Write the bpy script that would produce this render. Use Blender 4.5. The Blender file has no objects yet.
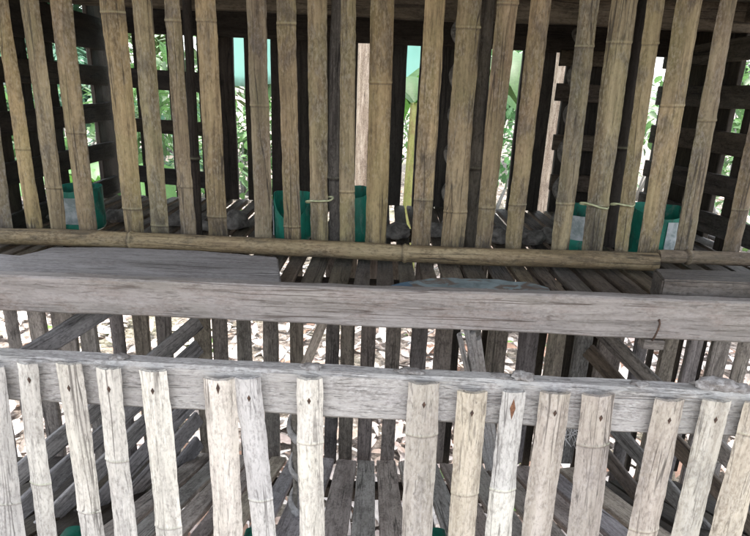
import bpy, bmesh, math, random
from mathutils import Vector, Matrix, noise
R = math.radians
S = bpy.context.scene
COL = S.collection
rnd = random.Random(7)

# ------------------------------------------------------------------ camera
E = 1.35
F, TH, RO = 556.0, R(17.4), R(2.2)
fw = Vector((0, math.cos(TH), -math.sin(TH)))
r0 = Vector((1, 0, 0)); u0 = Vector((0, math.sin(TH), math.cos(TH)))
cr = r0*math.cos(RO) + u0*math.sin(RO)
cu = -r0*math.sin(RO) + u0*math.cos(RO)
EYE = Vector((0, 0, E))
cam = bpy.data.cameras.new('camera'); co = bpy.data.objects.new('camera', cam); COL.objects.link(co)
cam.sensor_width = 36; cam.lens = 36*F/750; cam.clip_start = .02; cam.clip_end = 500
m = Matrix((cr, cu, -fw)).transposed().to_4x4(); m.translation = EYE
co.matrix_world = m; S.camera = co

def ray(u, v): return fw + cr*((u-375)/F) - cu*((v-268)/F)
def W(u, v, Y):
    d = ray(u, v); return EYE + d*(Y/d.y)
def WX(u, v, X):
    d = ray(u, v); return EYE + d*(X/d.x)
def WZ(u, v, Z):
    d = ray(u, v); return EYE + d*((Z-E)/d.z)

# ------------------------------------------------------------------ helpers
def link(name, me, mat, parent=None, mw=None):
    o = bpy.data.objects.new(name, me); COL.objects.link(o)
    if mat and not me.materials: me.materials.append(mat)
    mw = mw or Matrix.Identity(4)
    if parent:
        o.parent = parent
        o.matrix_basis = parent.matrix_basis.inverted() @ mw if parent.parent is None else (parent.parent.matrix_basis @ parent.matrix_basis).inverted() @ mw
    else:
        o.matrix_basis = mw
    return o
def tag(o, label, cat, group=None, kind=None):
    if label: o['label'] = label
    if cat: o['category'] = cat
    if group: o['group'] = group
    if kind: o['kind'] = kind
    return o
def thing(name, loc, label, cat, group=None):
    o = bpy.data.objects.new(name, None); COL.objects.link(o)
    o.location = loc; o.matrix_basis = Matrix.Translation(loc); o.empty_display_size = .05
    return tag(o, label, cat, group)
def frame(p0, p1, facing=(0, -1, 0)):
    z = (p1-p0).normalized(); f = Vector(facing)
    y = -(f - z*f.dot(z)).normalized(); x = y.cross(z)
    m = Matrix((x, y, z)).transposed().to_4x4(); m.translation = p0
    return m
def n1(x, s=0.0): return noise.noise(Vector((x, s*3.71+.37, s*1.13+.19)))
def smooth(me, ang=40):
    me.shade_smooth(); me.set_sharp_from_angle(angle=R(ang))

def tube_mesh(prof_fn, zs, ring=None, cap=True, closed=True, tone=None, foot=None):
    """prof_fn(z,i)->list of (x,y); rings joined along z"""
    bm = bmesh.new(); rows = []
    lay = bm.verts.layers.float.new('ring'); l2 = bm.verts.layers.float.new('tone'); l3 = bm.verts.layers.float.new('foot')
    for i, z in enumerate(zs):
        row = []
        for (x, y, *dz) in prof_fn(z, i):
            v = bm.verts.new((x, y, z + (dz[0] if dz else 0)))
            v[lay] = ring(z) if ring else 0
            v[l2] = tone(z) if tone else 0; v[l3] = foot(z) if foot else 0
            row.append(v)
        rows.append(row)
    n = len(rows[0])
    for a, b in zip(rows[:-1], rows[1:]):
        for k in range(n if closed else n-1):
            j = (k+1) % n
            bm.faces.new((a[k], a[j], b[j], b[k]))
    if cap:
        bm.faces.new(list(reversed(rows[0]))); bm.faces.new(rows[-1])
    bmesh.ops.recalc_face_normals(bm, faces=bm.faces)
    me = bpy.data.meshes.new('m'); bm.to_mesh(me); bm.free()
    return me

def slat_mesh(L, w0, w1, seed, nodes=(), a=36, t=.006, rough=1.0, jag_top=.003, jag_bot=.003, dirty=0.0):
    """a split of bamboo culm, bulging to local -Y, along +Z"""
    zs = []
    n = max(8, int(L/.012))
    zs = [L*i/n for i in range(n+1)]
    for zn in nodes:
        for d in (-.008, -.0055, -.0042, -.0032, -.0022, -.0012, 0, .0012, .0025, .005): zs.append(zn+d)
    zs = sorted(z for z in set(zs) if 0 <= z <= L)
    K = 9; ar = R(a)
    bendx = n1(seed*1.7, 9)*.006*rough; 
    def prof(z, i):
        f = z/L; w = w0+(w1-w0)*f
        w *= 1 + .05*rough*n1(z*5, seed) + .022*rough*n1(z*15, seed+1) + .010*rough*n1(z*45, seed+5)
        dx = bendx*math.sin(math.pi*f) + .0016*rough*n1(z*9, seed+2)
        g = 0
        for zn in nodes:
            d = z-zn
            q_ = .45+.5*abs(n1(zn*31, seed)); g += q_*(.0017*math.exp(-(d/.0024)**2) + .0012*math.exp(-(d/.012)**2) - .0010*math.exp(-((d+.004)/.0018)**2))
        Rr = w/2/math.sin(ar); yc = Rr*math.cos(ar)
        e0 = .0012*rough*n1(z*60, seed+7); e1 = .0012*rough*n1(z*60, seed+8)
        out = []
        end = -jag_bot if i == 0 else (jag_top if i == len(zs)-1 else 0)
        for k in range(K):
            p = -ar + 2*ar*k/(K-1)
            r = Rr+g
            x = r*math.sin(p)+dx + (e0 if k == 0 else e1 if k == K-1 else 0)
            dz = end*n1(k*.9, seed+3)*1.6 if end else 0
            out.append((x, -(r*math.cos(p)-yc), dz))
        for k in reversed(range(K)):
            p = -ar + 2*ar*k/(K-1)
            r = Rr-t
            x = r*math.sin(p)+dx + (e0 if k == 0 else e1 if k == K-1 else 0)
            out.append((x, -(r*math.cos(p)-yc), end*n1(k*.9, seed+3)*1.6 if end else 0))
        return out
    def ring(z):
        r = 0
        for k, zn in enumerate(nodes):
            q = .35+.65*abs(n1(zn*31, seed+11))
            r += q*math.exp(-((z-zn)/.0016)**2) - (.5+.5*q)*math.exp(-((z-zn+.0036)/.0014)**2)
        return r
    ns = sorted(nodes)
    def tone(z): return n1(sum(1 for q in ns if q < z-.002)*5.3+seed*2.9, 21)*1.6
    def foot(z): return dirty*(.5+.5*abs(n1(seed*4.1, 2)*2))*math.exp(-(z/.06)**1.3)
    me = tube_mesh(prof, zs, ring, tone=tone, foot=foot); smooth(me, 42)
    return me, (w0/2/math.sin(ar))*(1-math.cos(ar))

def board_mesh(L, w, h, seed, rough=1.0, ch=.002, dz=.02, w1=None, h1=None, jag=0.0, top_notch=None):
    """sawn board: local x width, y thickness, z length; worn edges"""
    n = max(3, int(L/dz)); zs = [L*i/n for i in range(n+1)]
    def prof(z, i):
        f = z/L
        ww = (w+((w1 or w)-w)*f)/2; hh = (h+((h1 or h)-h)*f)/2
        sx = 4 if w > .03 else 2
        sy = 3 if h > .02 else 1
        pts = []
        c = min(ch, hh*.6, ww*.6)
        base = []
        for k in range(sx+1): base.append((-ww+c+(2*ww-2*c)*k/sx, -hh))
        for k in range(sy+1): base.append((ww, -hh+c+(2*hh-2*c)*k/sy))
        for k in range(sx+1): base.append((ww-c-(2*ww-2*c)*k/sx, hh))
        for k in range(sy+1): base.append((-ww, hh-c-(2*hh-2*c)*k/sy))
        for q, (x, y) in enumerate(base):
            nv = noise.noise(Vector((x*40+seed*7.3, y*40, z*22)))
            nw = noise.noise(Vector((x*9+seed*3.1, y*9+5, z*6)))
            k = 1 + rough*0.0
            ex = rough*(.0011*nv+.0016*nw)
            dzz = 0
            if i in (0, n) and jag: dzz = jag*noise.noise(Vector((x*90+seed, y*60, i*3.3)))
            sgx = 1 if x > 0 else -1; sgy = 1 if y > 0 else -1
            px = x + ex*sgx*(abs(x)/ww)**2; py = y + ex*sgy*(abs(y)/hh)**2
            if top_notch and abs(y-(-hh)) > 1: pass
            pts.append((px + rough*.0015*n1(z*3, seed), py + rough*.0012*n1(z*2.5, seed+4), dzz))
        return pts
    me = tube_mesh(prof, zs); smooth(me, 35)
    return me

def board(name, p0, p1, w, h, mat, parent, seed, facing=(0, -1, 0), **kw):
    return link(name, board_mesh((p1-p0).length, w, h, seed, **kw), mat, parent, frame(p0, p1, facing))

def pole_mesh(L, r0_, r1_, seed, nodes=(), rough=1.0, seg=14):
    n = max(6, int(L/.02)); zs = [L*i/n for i in range(n+1)]
    for zn in nodes:
        for d in (-.012, -.009, -.0075, -.006, -.0045, -.003, -.0015, 0, .0015, .003, .006): zs.append(zn+d)
    zs = sorted(z for z in set(zs) if 0 <= z <= L)
    def prof(z, i):
        r = r0_+(r1_-r0_)*z/L
        g = sum(.003*math.exp(-((z-zn)/.004)**2)-.0012*math.exp(-((z-zn+.007)/.003)**2) for zn in nodes)
        bx = .006*rough*n1(z*2.5, seed); by = .006*rough*n1(z*2.3, seed+3)
        return [((r+g+rough*.0012*noise.noise(Vector((math.cos(t)*2+seed, math.sin(t)*2, z*14))))*math.cos(t)+bx,
                 (r+g+rough*.0012*noise.noise(Vector((math.cos(t)*2+seed+9, math.sin(t)*2, z*14))))*math.sin(t)+by)
                for t in [2*math.pi*k/seg for k in range(seg)]]
    def ring(z): return sum(.5*math.exp(-((z-zn)/.002)**2)-.8*math.exp(-((z-zn+.006)/.002)**2) for zn in nodes)
    me = tube_mesh(prof, zs, ring); smooth(me, 50)
    return me

def sweep_mesh(pts, rad, seg=8, flat=1.0):
    """tube along a polyline, radius list"""
    bm = bmesh.new(); rows = []
    lay = bm.verts.layers.float.new('ring')
    prev = Vector((0.3, -1, .2)).normalized()
    for i, p in enumerate(pts):
        a = pts[max(0, i-1)]; b = pts[min(len(pts)-1, i+1)]
        t = (b-a).normalized(); x = (prev - t*prev.dot(t)).normalized(); y = t.cross(x); prev = x
        r = rad[i] if isinstance(rad, (list, tuple)) else rad
        rows.append([bm.verts.new(p + x*(r*math.cos(q)) + y*(r*flat*math.sin(q))) for q in [2*math.pi*k/seg for k in range(seg)]])
    for a, b in zip(rows[:-1], rows[1:]):
        for k in range(seg):
            j = (k+1) % seg; bm.faces.new((a[k], a[j], b[j], b[k]))
    bm.faces.new(list(reversed(rows[0]))); bm.faces.new(rows[-1])
    bmesh.ops.recalc_face_normals(bm, faces=bm.faces)
    me = bpy.data.meshes.new('m'); bm.to_mesh(me); bm.free(); me.shade_smooth()
    return me

# ------------------------------------------------------------------ materials
def newmat(name):
    m = bpy.data.materials.new(name); m.use_nodes = True
    nt = m.node_tree; nt.nodes.clear()
    out = nt.nodes.new('ShaderNodeOutputMaterial'); b = nt.nodes.new('ShaderNodeBsdfPrincipled')
    nt.links.new(b.outputs[0], out.inputs[0])
    return m, nt, b
class N:
    def __init__(s, nt): s.nt = nt
    def l(s, a, b): s.nt.links.new(a, b)
    def coords(s, scale, spread=31.0):
        tc = s.nt.nodes.new('ShaderNodeTexCoord'); oi = s.nt.nodes.new('ShaderNodeObjectInfo')
        mu = s.nt.nodes.new('ShaderNodeMath'); mu.operation = 'MULTIPLY'; mu.inputs[1].default_value = spread
        s.l(oi.outputs['Random'], mu.inputs[0])
        ad = s.nt.nodes.new('ShaderNodeVectorMath'); ad.operation = 'ADD'
        s.l(tc.outputs['Object'], ad.inputs[0]); s.l(mu.outputs[0], ad.inputs[1])
        mp = s.nt.nodes.new('ShaderNodeVectorMath'); mp.operation = 'MULTIPLY'; mp.inputs[1].default_value = scale
        s.l(ad.outputs[0], mp.inputs[0]); return mp.outputs[0]
    def rand(s): return s.nt.nodes.new('ShaderNodeObjectInfo').outputs['Random']
    def noise(s, vec, scale, detail=4, rough=.6, dist=0):
        n = s.nt.nodes.new('ShaderNodeTexNoise'); n.inputs['Scale'].default_value = scale
        n.inputs['Detail'].default_value = detail; n.inputs['Roughness'].default_value = rough; n.inputs['Distortion'].default_value = dist
        s.l(vec, n.inputs['Vector']); return n.outputs['Fac']
    def ramp(s, fac, stops):
        r = s.nt.nodes.new('ShaderNodeValToRGB'); e = r.color_ramp.elements
        while len(e) < len(stops): e.new(.5)
        for k, (p, c) in enumerate(stops):
            e[k].position = p; e[k].color = (c, c, c, 1) if isinstance(c, (int, float)) else (*c, 1)
        s.l(fac, r.inputs[0]); return r.outputs[0]
    def mix(s, fac, a, b, mode='MIX'):
        x = s.nt.nodes.new('ShaderNodeMix'); x.data_type = 'RGBA'; x.blend_type = mode
        for inp, val in ((x.inputs[0], fac), (x.inputs[6], a), (x.inputs[7], b)):
            if isinstance(val, (int, float)): inp.default_value = val
            elif isinstance(val, tuple): inp.default_value = (*val, 1)
            else: s.l(val, inp)
        return x.outputs[2]
    def math(s, op, a, b=0.0):
        x = s.nt.nodes.new('ShaderNodeMath'); x.operation = op
        for inp, val in ((x.inputs[0], a), (x.inputs[1], b)):
            if isinstance(val, (int, float)): inp.default_value = val
            else: s.l(val, inp)
        return x.outputs[0]
    def attr(s, name):
        a = s.nt.nodes.new('ShaderNodeAttribute'); a.attribute_name = name; return a
    def bump(s, h, strength, dist, bsdf):
        b = s.nt.nodes.new('ShaderNodeBump'); b.inputs['Strength'].default_value = strength; b.inputs['Distance'].default_value = dist
        s.l(h, b.inputs['Height']); s.l(b.outputs[0], bsdf.inputs['Normal'])

def grain_mat(name, cols, stain, stain_amt=.5, green=(.2, .22, .1), green_amt=.3, pale=(.55, .53, .5), pale_amt=.2,
              crack=.35, check=.75, rough=.75, bump=.5, ring=(.45, .45, .3), mott=.5, spread=31.0, var=1.0, soft=.38):
    """weathered bamboo / sawn wood: grain along local Z"""
    m, nt, b = newmat(name); n = N(nt)
    v1 = n.coords((1, 1, .085), spread); v0 = n.coords((1, 1, .45), spread)
    streak = n.noise(v1, 150, 6, .65, .3)
    broad = n.noise(v1, 42, 3, .55, .4)
    blotch = n.noise(v0, 22, 5, .65, .5)
    blotch2 = n.noise(v0, 11, 4, .6, .8)
    fine = n.noise(v0, 260, 4, .7)
    c = n.ramp(n.mix(.5, streak, broad), [(.38, cols[0]), (.5, cols[1]), (.61, cols[2])])
    c = n.mix(n.math('MULTIPLY', n.ramp(blotch2, [(.42, 0), (.66, 1)]), green_amt), c, green)
    c = n.mix(n.math('MULTIPLY', n.ramp(n.mix(.5, blotch, fine), [(.5, 0), (.62, 1)]), pale_amt), c, pale)
    st = n.ramp(n.mix(.4, blotch, streak), [(.5, 0), (.6, 1)])
    c = n.mix(n.math('MULTIPLY', st, stain_amt), c, stain)
    mo = n.ramp(n.mix(.4, fine, n.noise(v0, 95, 5, .7, .6)), [(.38, 1), (.5, 0)])
    c = n.mix(n.math('MULTIPLY', mo, mott), c, tuple(x*.6 for x in stain))
    ck = n.ramp(n.noise(v1, 210, 3, .6, 1.0), [(.33, 1), (.41, 0)])
    c = n.mix(n.math('MULTIPLY', ck, crack), c, tuple(x*.35 for x in stain))
    vc = n.coords((1, 1, .03), spread)     # long drying checks along the grain
    ln = n.math('ABSOLUTE', n.math('SUBTRACT', n.noise(vc, 48, 2, .5, .2), .5))
    chk = n.math('MULTIPLY', n.ramp(ln, [(.004, 1), (.016, 0)]), n.ramp(n.noise(v0, 9, 3, .6), [(.46, 0), (.56, 1)]))
    c = n.mix(n.math('MULTIPLY', chk, check), c, tuple(x*.4 for x in stain))
    ck = n.math('MAXIMUM', ck, chk)
    # every piece has aged differently
    rv = n.ramp(n.rand(), [(0, (.72, .70, .70)), (.2, (1.2, 1.08, .84)), (.4, (.86, .88, .84)), (.6, (1.2, 1.14, 1.04)), (.8, (.95, .84, .75)), (1, (.86, .87, .92))])
    c = n.mix(var, c, rv, 'MULTIPLY')
    rg = n.attr('ring').outputs['Fac']
    tn = n.attr('tone').outputs['Fac']
    tb_ = nt.nodes.new('ShaderNodeCombineColor')
    for q, k in enumerate((.2, .19, .15)): n.l(n.math('ADD', n.math('MULTIPLY', tn, k), 1.0), tb_.inputs[q])
    c = n.mix(1.0, c, tb_.outputs[0], 'MULTIPLY')
    ft = n.math('MULTIPLY', n.attr('foot').outputs['Fac'], n.ramp(n.mix(.5, blotch, streak), [(.42, 0), (.56, 1)]))
    c = n.mix(ft, c, tuple(x*.5 for x in stain))
    c = n.mix(n.math('MULTIPLY', n.math('MAXIMUM', rg, 0.0), n.ramp(blotch, [(.42, .15), (.6, .7)])), c, ring)
    c = n.mix(n.math('MULTIPLY', n.math('MAXIMUM', n.math('MULTIPLY', rg, -1.0), 0.0), .7), c, stain)
    n.l(c, b.inputs['Base Color'])
    n.l(n.ramp(blotch, [(.3, rough-.12), (.7, min(1, rough+.12))]), b.inputs['Roughness'])
    b.inputs['Specular IOR Level'].default_value = .3
    h = n.math('ADD', n.math('MULTIPLY', streak, .6), n.math('ADD', n.math('MULTIPLY', fine, .4), n.math('MULTIPLY', ck, -.5)))
    n.bump(h, bump, .004, b)
    return m

M = {}
M['bamboo_old'] = grain_mat('bamboo_old', [(.095, .072, .044), (.19, .15, .092), (.285, .235, .152)], (.045, .036, .028), .65, (.17, .165, .08), .45, (.33, .31, .275), .5, ring=(.3, .29, .18), mott=.35)
M['bamboo_tan'] = grain_mat('bamboo_tan', [(.31, .275, .235), (.455, .415, .36), (.55, .51, .455)], (.16, .14, .12), .5, (.42, .41, .32), .25, (.60, .575, .54), .5, ring=(.36, .39, .26), mott=.4, crack=.5, var=.5)
M['bamboo_pale'] = grain_mat('bamboo_pale', [(.36, .345, .325), (.53, .51, .475), (.63, .61, .575)], (.2, .18, .165), .5, (.48, .47, .39), .25, (.68, .66, .63), .5, ring=(.42, .47, .3), mott=.45, crack=.5, var=.5)
M['bamboo_rail'] = grain_mat('bamboo_rail', [(.085, .064, .043), (.17, .131, .087), (.265, .22, .155)], (.04, .033, .026), .75, (.17, .15, .09), .4, (.42, .39, .33), .25, ring=(.3, .26, .15))
M['grey_wood'] = grain_mat('grey_wood', [(.145, .133, .125), (.225, .208, .196), (.285, .266, .254)], (.15, .11, .09), .5, (.26, .25, .2), .2, (.40, .385, .37), .35, mott=.3, crack=.4, var=.3)
M['plank_wood'] = grain_mat('plank_wood', [(.27, .257, .247), (.36, .345, .335), (.42, .405, .393)], (.23, .21, .205), .5, (.42, .42, .385), .3, (.55, .54, .535), .75, mott=.5, crack=.22, check=.5, bump=.9, var=.15)
M['dusty_wood'] = grain_mat('dusty_wood', [(.17, .157, .15), (.25, .235, .228), (.31, .293, .287)], (.13, .11, .1), .5, (.24, .23, .2), .2, (.38, .365, .355), .5, mott=.35, crack=.3, var=0.2)
M['dark_wood'] = grain_mat('dark_wood', [(.05, .04, .032), (.10, .084, .068), (.155, .135, .112)], (.025, .02, .018), .5, (.07, .065, .04), .3, (.19, .18, .165), .3)
M['slat_grey'] = grain_mat('slat_grey', [(.065, .058, .056), (.14, .129, .124), (.225, .21, .204)], (.03, .026, .025), .7, (.13, .125, .105), .3, (.34, .325, .32), .4)
M['floor_wood'] = grain_mat('floor_wood', [(.22, .2, .195), (.40, .375, .37), (.53, .505, .50)], (.08, .07, .066), .6, (.24, .225, .2), .3, (.55, .53, .525), .55, mott=.5)
M['strip_grey'] = grain_mat('strip_grey', [(.12, .118, .12), (.225, .22, .224), (.31, .305, .308)], (.045, .042, .042), .6, (.13, .13, .12), .2, (.36, .355, .355), .4, var=.5)
M['black_wood'] = grain_mat('black_wood', [(.02, .017, .014), (.038, .032, .027), (.06, .052, .044)], (.012, .01, .009), .4, (.04, .035, .025), .3, (.08, .075, .065), .15)

def simple(name, col, col2=None, rough=.6, scale=30, bump=0, lo=.4, hi=.65):
    m, nt, b = newmat(name); n = N(nt)
    v = n.coords((1, 1, 1)); f = n.noise(v, scale, 5, .65, .3)
    c = n.ramp(f, [(lo, col), (hi, col2 or col)])
    n.l(c, b.inputs['Base Color']); b.inputs['Roughness'].default_value = rough
    if bump: n.bump(f, bump, .01, b)
    return m
m_, nt_, b_ = newmat('green_plastic'); n = N(nt_); v = n.coords((1, 1, .4))
f1 = n.noise(v, 24, 5, .65, .4); f2 = n.noise(v, 45, 6, .7, .8)
c = n.ramp(f1, [(.35, (.008, .12, .08)), (.6, (.018, .24, .165))])
c = n.mix(n.ramp(f2, [(.56, 0), (.66, .4)]), c, (.22, .27, .24))
c = n.mix(n.ramp(n.noise(v, 70, 5, .7), [(.36, .6), (.46, 0)]), c, (.03, .045, .035))
n.l(c, b_.inputs['Base Color']); b_.inputs['Roughness'].default_value = .45; M['green_plastic'] = m_
M['label'] = simple('label', (.50, .53, .53), (.24, .29, .28), .6, 40, 0, .42, .6)
M['rust'] = simple('rust', (.035, .022, .016), (.09, .045, .025), .8, 200)
M['split'] = simple('split', (.10, .045, .022), (.22, .10, .05), .8, 260)
M['stone'] = simple('stone', (.09, .08, .07), (.26, .24, .21), .9, 40, .6)
M['vine_dim'] = simple('vine_dim', (.10, .09, .075), (.24, .22, .19), .9, 70, .7)
M['vine'] = simple('vine', (.22, .21, .2), (.42, .41, .40), .8, 90, .4)
M['blue_scrap'] = None
M['web'] = simple('web', (.6, .6, .6), (.5, .5, .5), .9)

# ------------------------------------------------------------------ world, light
w = bpy.data.worlds.new('World'); S.world = w; w.use_nodes = True
nt = w.node_tree; bg = nt.nodes['Background']
sky = nt.nodes.new('ShaderNodeTexSky'); sky.sky_type = 'NISHITA'; sky.sun_disc = False
SUN_EL, SUN_AZ = R(73), R(-20)      # azimuth from +Y clockwise: high beyond the pen, so its near side is in shade
sky.sun_elevation = SUN_EL; sky.sun_rotation = SUN_AZ; sky.dust_density = 3; sky.air_density = 1.0
hs = nt.nodes.new('ShaderNodeHueSaturation'); hs.inputs['Saturation'].default_value = .34    # thin white cloud over the blue
nt.links.new(sky.outputs[0], hs.inputs['Color']); nt.links.new(hs.outputs[0], bg.inputs[0]); bg.inputs[1].default_value = .15
sl = bpy.data.lights.new('sun', 'SUN'); sl.energy = 1.5; sl.angle = R(14); sl.color = (1, .95, .88)
so = bpy.data.objects.new('sun', sl); COL.objects.link(so)
sd = Vector((math.sin(SUN_AZ)*math.cos(SUN_EL), math.cos(SUN_AZ)*math.cos(SUN_EL), math.sin(SUN_EL)))
so.rotation_euler = (-sd).to_track_quat('-Z', 'Y').to_euler()
S.view_settings.view_transform = 'Standard'; S.view_settings.look = 'None'
S.view_settings.exposure = 2.72; S.view_settings.gamma = 1; S.view_settings.use_curve_mapping = False

# ------------------------------------------------------------------ upper wall of bamboo slats
YU = 1.11
up = [  # topL, topR (v=0), botL, botR, vbot, node heights in the photo
 (-40, -17, -13, 13, 226, (90,)), (-6, 9, 27, 43, 229, (148,)), (20, 39, 51, 67, 229, (187,)), (51, 73, 79, 98, 230, (132,)),
 (99, 123, 125, 144, 232, (12, 208)), (132.5, 152.5, 152, 169, 233, (225,)), (164, 180, 181, 196, 234, (20, 186)),
 (195, 216, 209, 228, 235, (20, 216)), (245, 265, 255, 272, 236, (105,)), (277, 296, 284.5, 301, 237, (23, 226)),
 (307, 327, 311, 328, 238, (200,)), (341, 356, 339.5, 355, 239, (191,)), (369, 393, 365, 386, 240, (82,)),
 (424, 445, 411, 430, 243, (199,)), (459, 483, 441, 464, 244, (27, 211)), (497, 518, 475, 491, 245, (3, 207)),
 (531, 551.5, 505, 521, 246, (204,)), (579, 599, 551, 569, 247, (46, 203)), (613, 640, 582, 603, 247, (42, 205)),
 (649, 667, 615, 628, 249, (43, 204)), (677, 703, 638, 659, 249, (105,)), (721, 739, 674, 693, 251, (120,)),
 (776, 796, 722, 739, 252, (209,))]
ZTOP = E+.40
wall = thing('slat_wall', (0, YU, W(375, 262, 1.08).z), 'tall wall of brown upright bamboo slats standing on a bamboo rail', 'slat wall')
for i, (a, b_, c, d, vb, nd) in enumerate(up):
    T0, T1, B0, B1 = W(a, 0, YU), W(b_, 0, YU), W(c, vb, YU), W(d, vb, YU)
    tc, bc = (T0+T1)/2, (B0+B1)/2
    ax = tc-bc; k = ax.length
    p0 = bc - ax*(.022/k); p1 = bc + ax*((ZTOP-bc.z)/ax.z)
    w0 = (B1-B0).length; wt = (T1-T0).length; L = (p1-p0).length
    w1 = w0+(wt-w0)*L/k
    nodes = [(W((a+b_)/2+((c+d)/2-(a+b_)/2)*v/vb, v, YU)-p0).length for v in nd]
    me, bul = slat_mesh(L, w0, w1, i*1.31+2, nodes, dirty=1.0)
    link('slat', me, M['bamboo_old'], wall, frame(p0, p1))
# bamboo rail in front of their feet
pa, pb = W(-40, 234.5, 1.075), W(656, 262.5, 1.075)
link('rail', pole_mesh((pb-pa).length, .0165, .0185, 4, [(W(133, 240, 1.075)-pa).length, (W(405, 251, 1.075)-pa).length]), M['bamboo_rail'], wall, frame(pa, pb))
pa, pb = W(658, 256, 1.085), W(800, 261, 1.085)
link('rail', pole_mesh((pb-pa).length, .0135, .0145, 8, [.06]), M['bamboo_rail'], wall, frame(pa, pb))
# thin dark posts directly behind the slats
for (ut, ub, r, mt, sd_) in ((336, 334, .0115, 'slat_grey', 1), (487, 470, .016, 'dark_wood', 2), (187, 200, .009, 'black_wood', 3), (646, 607, .013, 'black_wood', 4)):
    p0, p1 = W(ub, 246, 1.17), W(ut, 0, 1.17); ax = p1-p0; p1 = p0+ax*((ZTOP-p0.z)/ax.z)
    link('post', pole_mesh((p1-p0).length, r*1.05, r*.95, sd_, [.13+.02*sd_]), M[mt], wall, frame(p0, p1))

# pale vine ties round the slats
M['tie'] = simple('tie', (.22, .24, .13), (.38, .38, .24), .8, 120)
for (ua, va, ub, vb) in ((580, 203, 608, 207), (611, 204, 634, 204), (306, 202, 333, 198)):
    pa, pb = W(ua, va, YU), W(ub, vb, YU); pts = []
    for k in range(25):
        q = 2*math.pi*k/24; f = .5-.5*math.cos(q)
        p = pa+(pb-pa)*f; p = p+Vector((0, -.0125*math.sin(q)*(1 if math.sin(q) > 0 else .6), .0025*math.sin(2*q)+.001*n1(k*.7, ua))); pts.append(p)
    o_ = pts[0].copy()
    link('tie', sweep_mesh([p-o_ for p in pts], .0019, 6), M['tie'], wall, Matrix.Translation(o_))

# ------------------------------------------------------------------ shelf of slats (floor of the upper pen)
ZF = W(375, 263, 1.075).z-.002
HT = .014
shelf = thing('slatted_shelf', (0, 1.3, ZF), 'shelf floor of dark narrow slats running back under the bamboo wall', 'slatted shelf')
gaps = [-150, -126, -103, -80, -57, -34, -13, 7, 26, 44, 66, 88, 110, 132, 154, 176, 198, 220, 241, 262, 283, 303, 328, 353, 373, 395, 417, 438, 463, 487, 511, 532, 554, 578, 603, 628, 652, 676, 700, 724, 748, 772, 796]
gx = [WZ(g, 266+(g-375)*.03, ZF).x for g in gaps]
for i, (a, b_) in enumerate(zip(gx[:-1], gx[1:])):
    g = .0078+.003*n1(i*1.9, 3)
    w_ = (b_-a)-2*g*.8; xc = (a+b_)/2
    p0 = Vector((xc+.004*n1(i, 1), .868, ZF-HT/2-.004)); p1 = Vector((xc+.012*n1(i*2.3, 2), 1.71, ZF-HT/2))
    board('slat', p0, p1, w_, HT-.002*abs(n1(i, 8)), M['dark_wood'], shelf, i+40, facing=(0, 0, 1), rough=.8, dz=.04)
for yb in (1.02, 1.45):
    board('bearer', Vector((-.92, yb, ZF-HT-.018)), Vector((.92, yb, ZF-HT-.018)), .03, .03, M['black_wood'], shelf, yb*9)

# ------------------------------------------------------------------ grey trough board
YB = .85
def lineboard(name, cl, cr_, Yf, th, hpx, mat, parent, seed, **kw):
    """board whose front face has these pixel top/bottom edges"""
    (ul, tl, bl), (ur, tr, br) = cl, cr_
    a = (W(ul, tl, Yf)+W(ul, bl, Yf))/2; b_ = (W(ur, tr, Yf)+W(ur, br, Yf))/2
    hl = (W(ul, tl, Yf)-W(ul, bl, Yf)).length; hr = (W(ur, tr, Yf)-W(ur, br, Yf)).length
    a.y += th/2; b_.y += th/2
    me = board_mesh((b_-a).length, hl, th, seed, w1=hr, **kw)
    return link(name, me, mat, parent, frame(a, b_))
tb = thing('trough_board', W(375, 326, YB), 'long level grey sawn board edging the shelf across the middle', 'board')
lineboard('board', (-60, 273.5, 308.5), (810, 305, 345), YB, .024, 0, M['grey_wood'], tb, 3, rough=1.2, dz=.012, ch=.003)
pn = W(657, 325, YB-.003)
link('nail', sweep_mesh([pn+Vector((.004, .006, .010)), pn+Vector((.002, -.004, .004)), pn+Vector((0, -.006, -.006)), pn+Vector((-.003, -.005, -.020)), pn+Vector((-.004, -.002, -.027))], .0018, 6), M['rust'], tb)
pa, pb = W(641, 342, YB+.012), W(661, 344, YB+.012)
board('block', pa, pb, .016, .02, M['slat_grey'], tb, 77)

# loose planks on the shelf
def slab(name, pts, z0, z1, mat, label, cat, seed, bev=.002, group=None):
    bm = bmesh.new(); c = sum((Vector(p) for p in pts), Vector((0, 0)))/len(pts)
    vs = [bm.verts.new((p[0]-c.x, p[1]-c.y, 0)) for p in pts]
    f = bm.faces.new(vs); r_ = bmesh.ops.extrude_face_region(bm, geom=[f])
    for g in r_['geom']:
        if isinstance(g, bmesh.types.BMVert): g.co.z = z1-z0
    bmesh.ops.recalc_face_normals(bm, faces=bm.faces)
    bmesh.ops.bevel(bm, geom=bm.edges[:], offset=bev, segments=2, affect='EDGES')
    me = bpy.data.meshes.new('m'); bm.to_mesh(me); bm.free(); smooth(me, 40)
    return tag(link(name, me, mat, None, Matrix.Translation((c.x, c.y, z0))), label, cat, group)
ztop = W(100, 276.5, .876).z
fpts = [(-60, 251), (0, 253.5), (20, 255), (38, 251), (52, 247), (120, 244.5), (200, 250.5), (278, 257)]
wide = [WZ(u, v, ztop) for (u, v) in fpts]
wide = [Vector((p.x, min(p.y, 1.055), 0)) for p in wide]
pe = WZ(281, 283.5, ztop)
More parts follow.
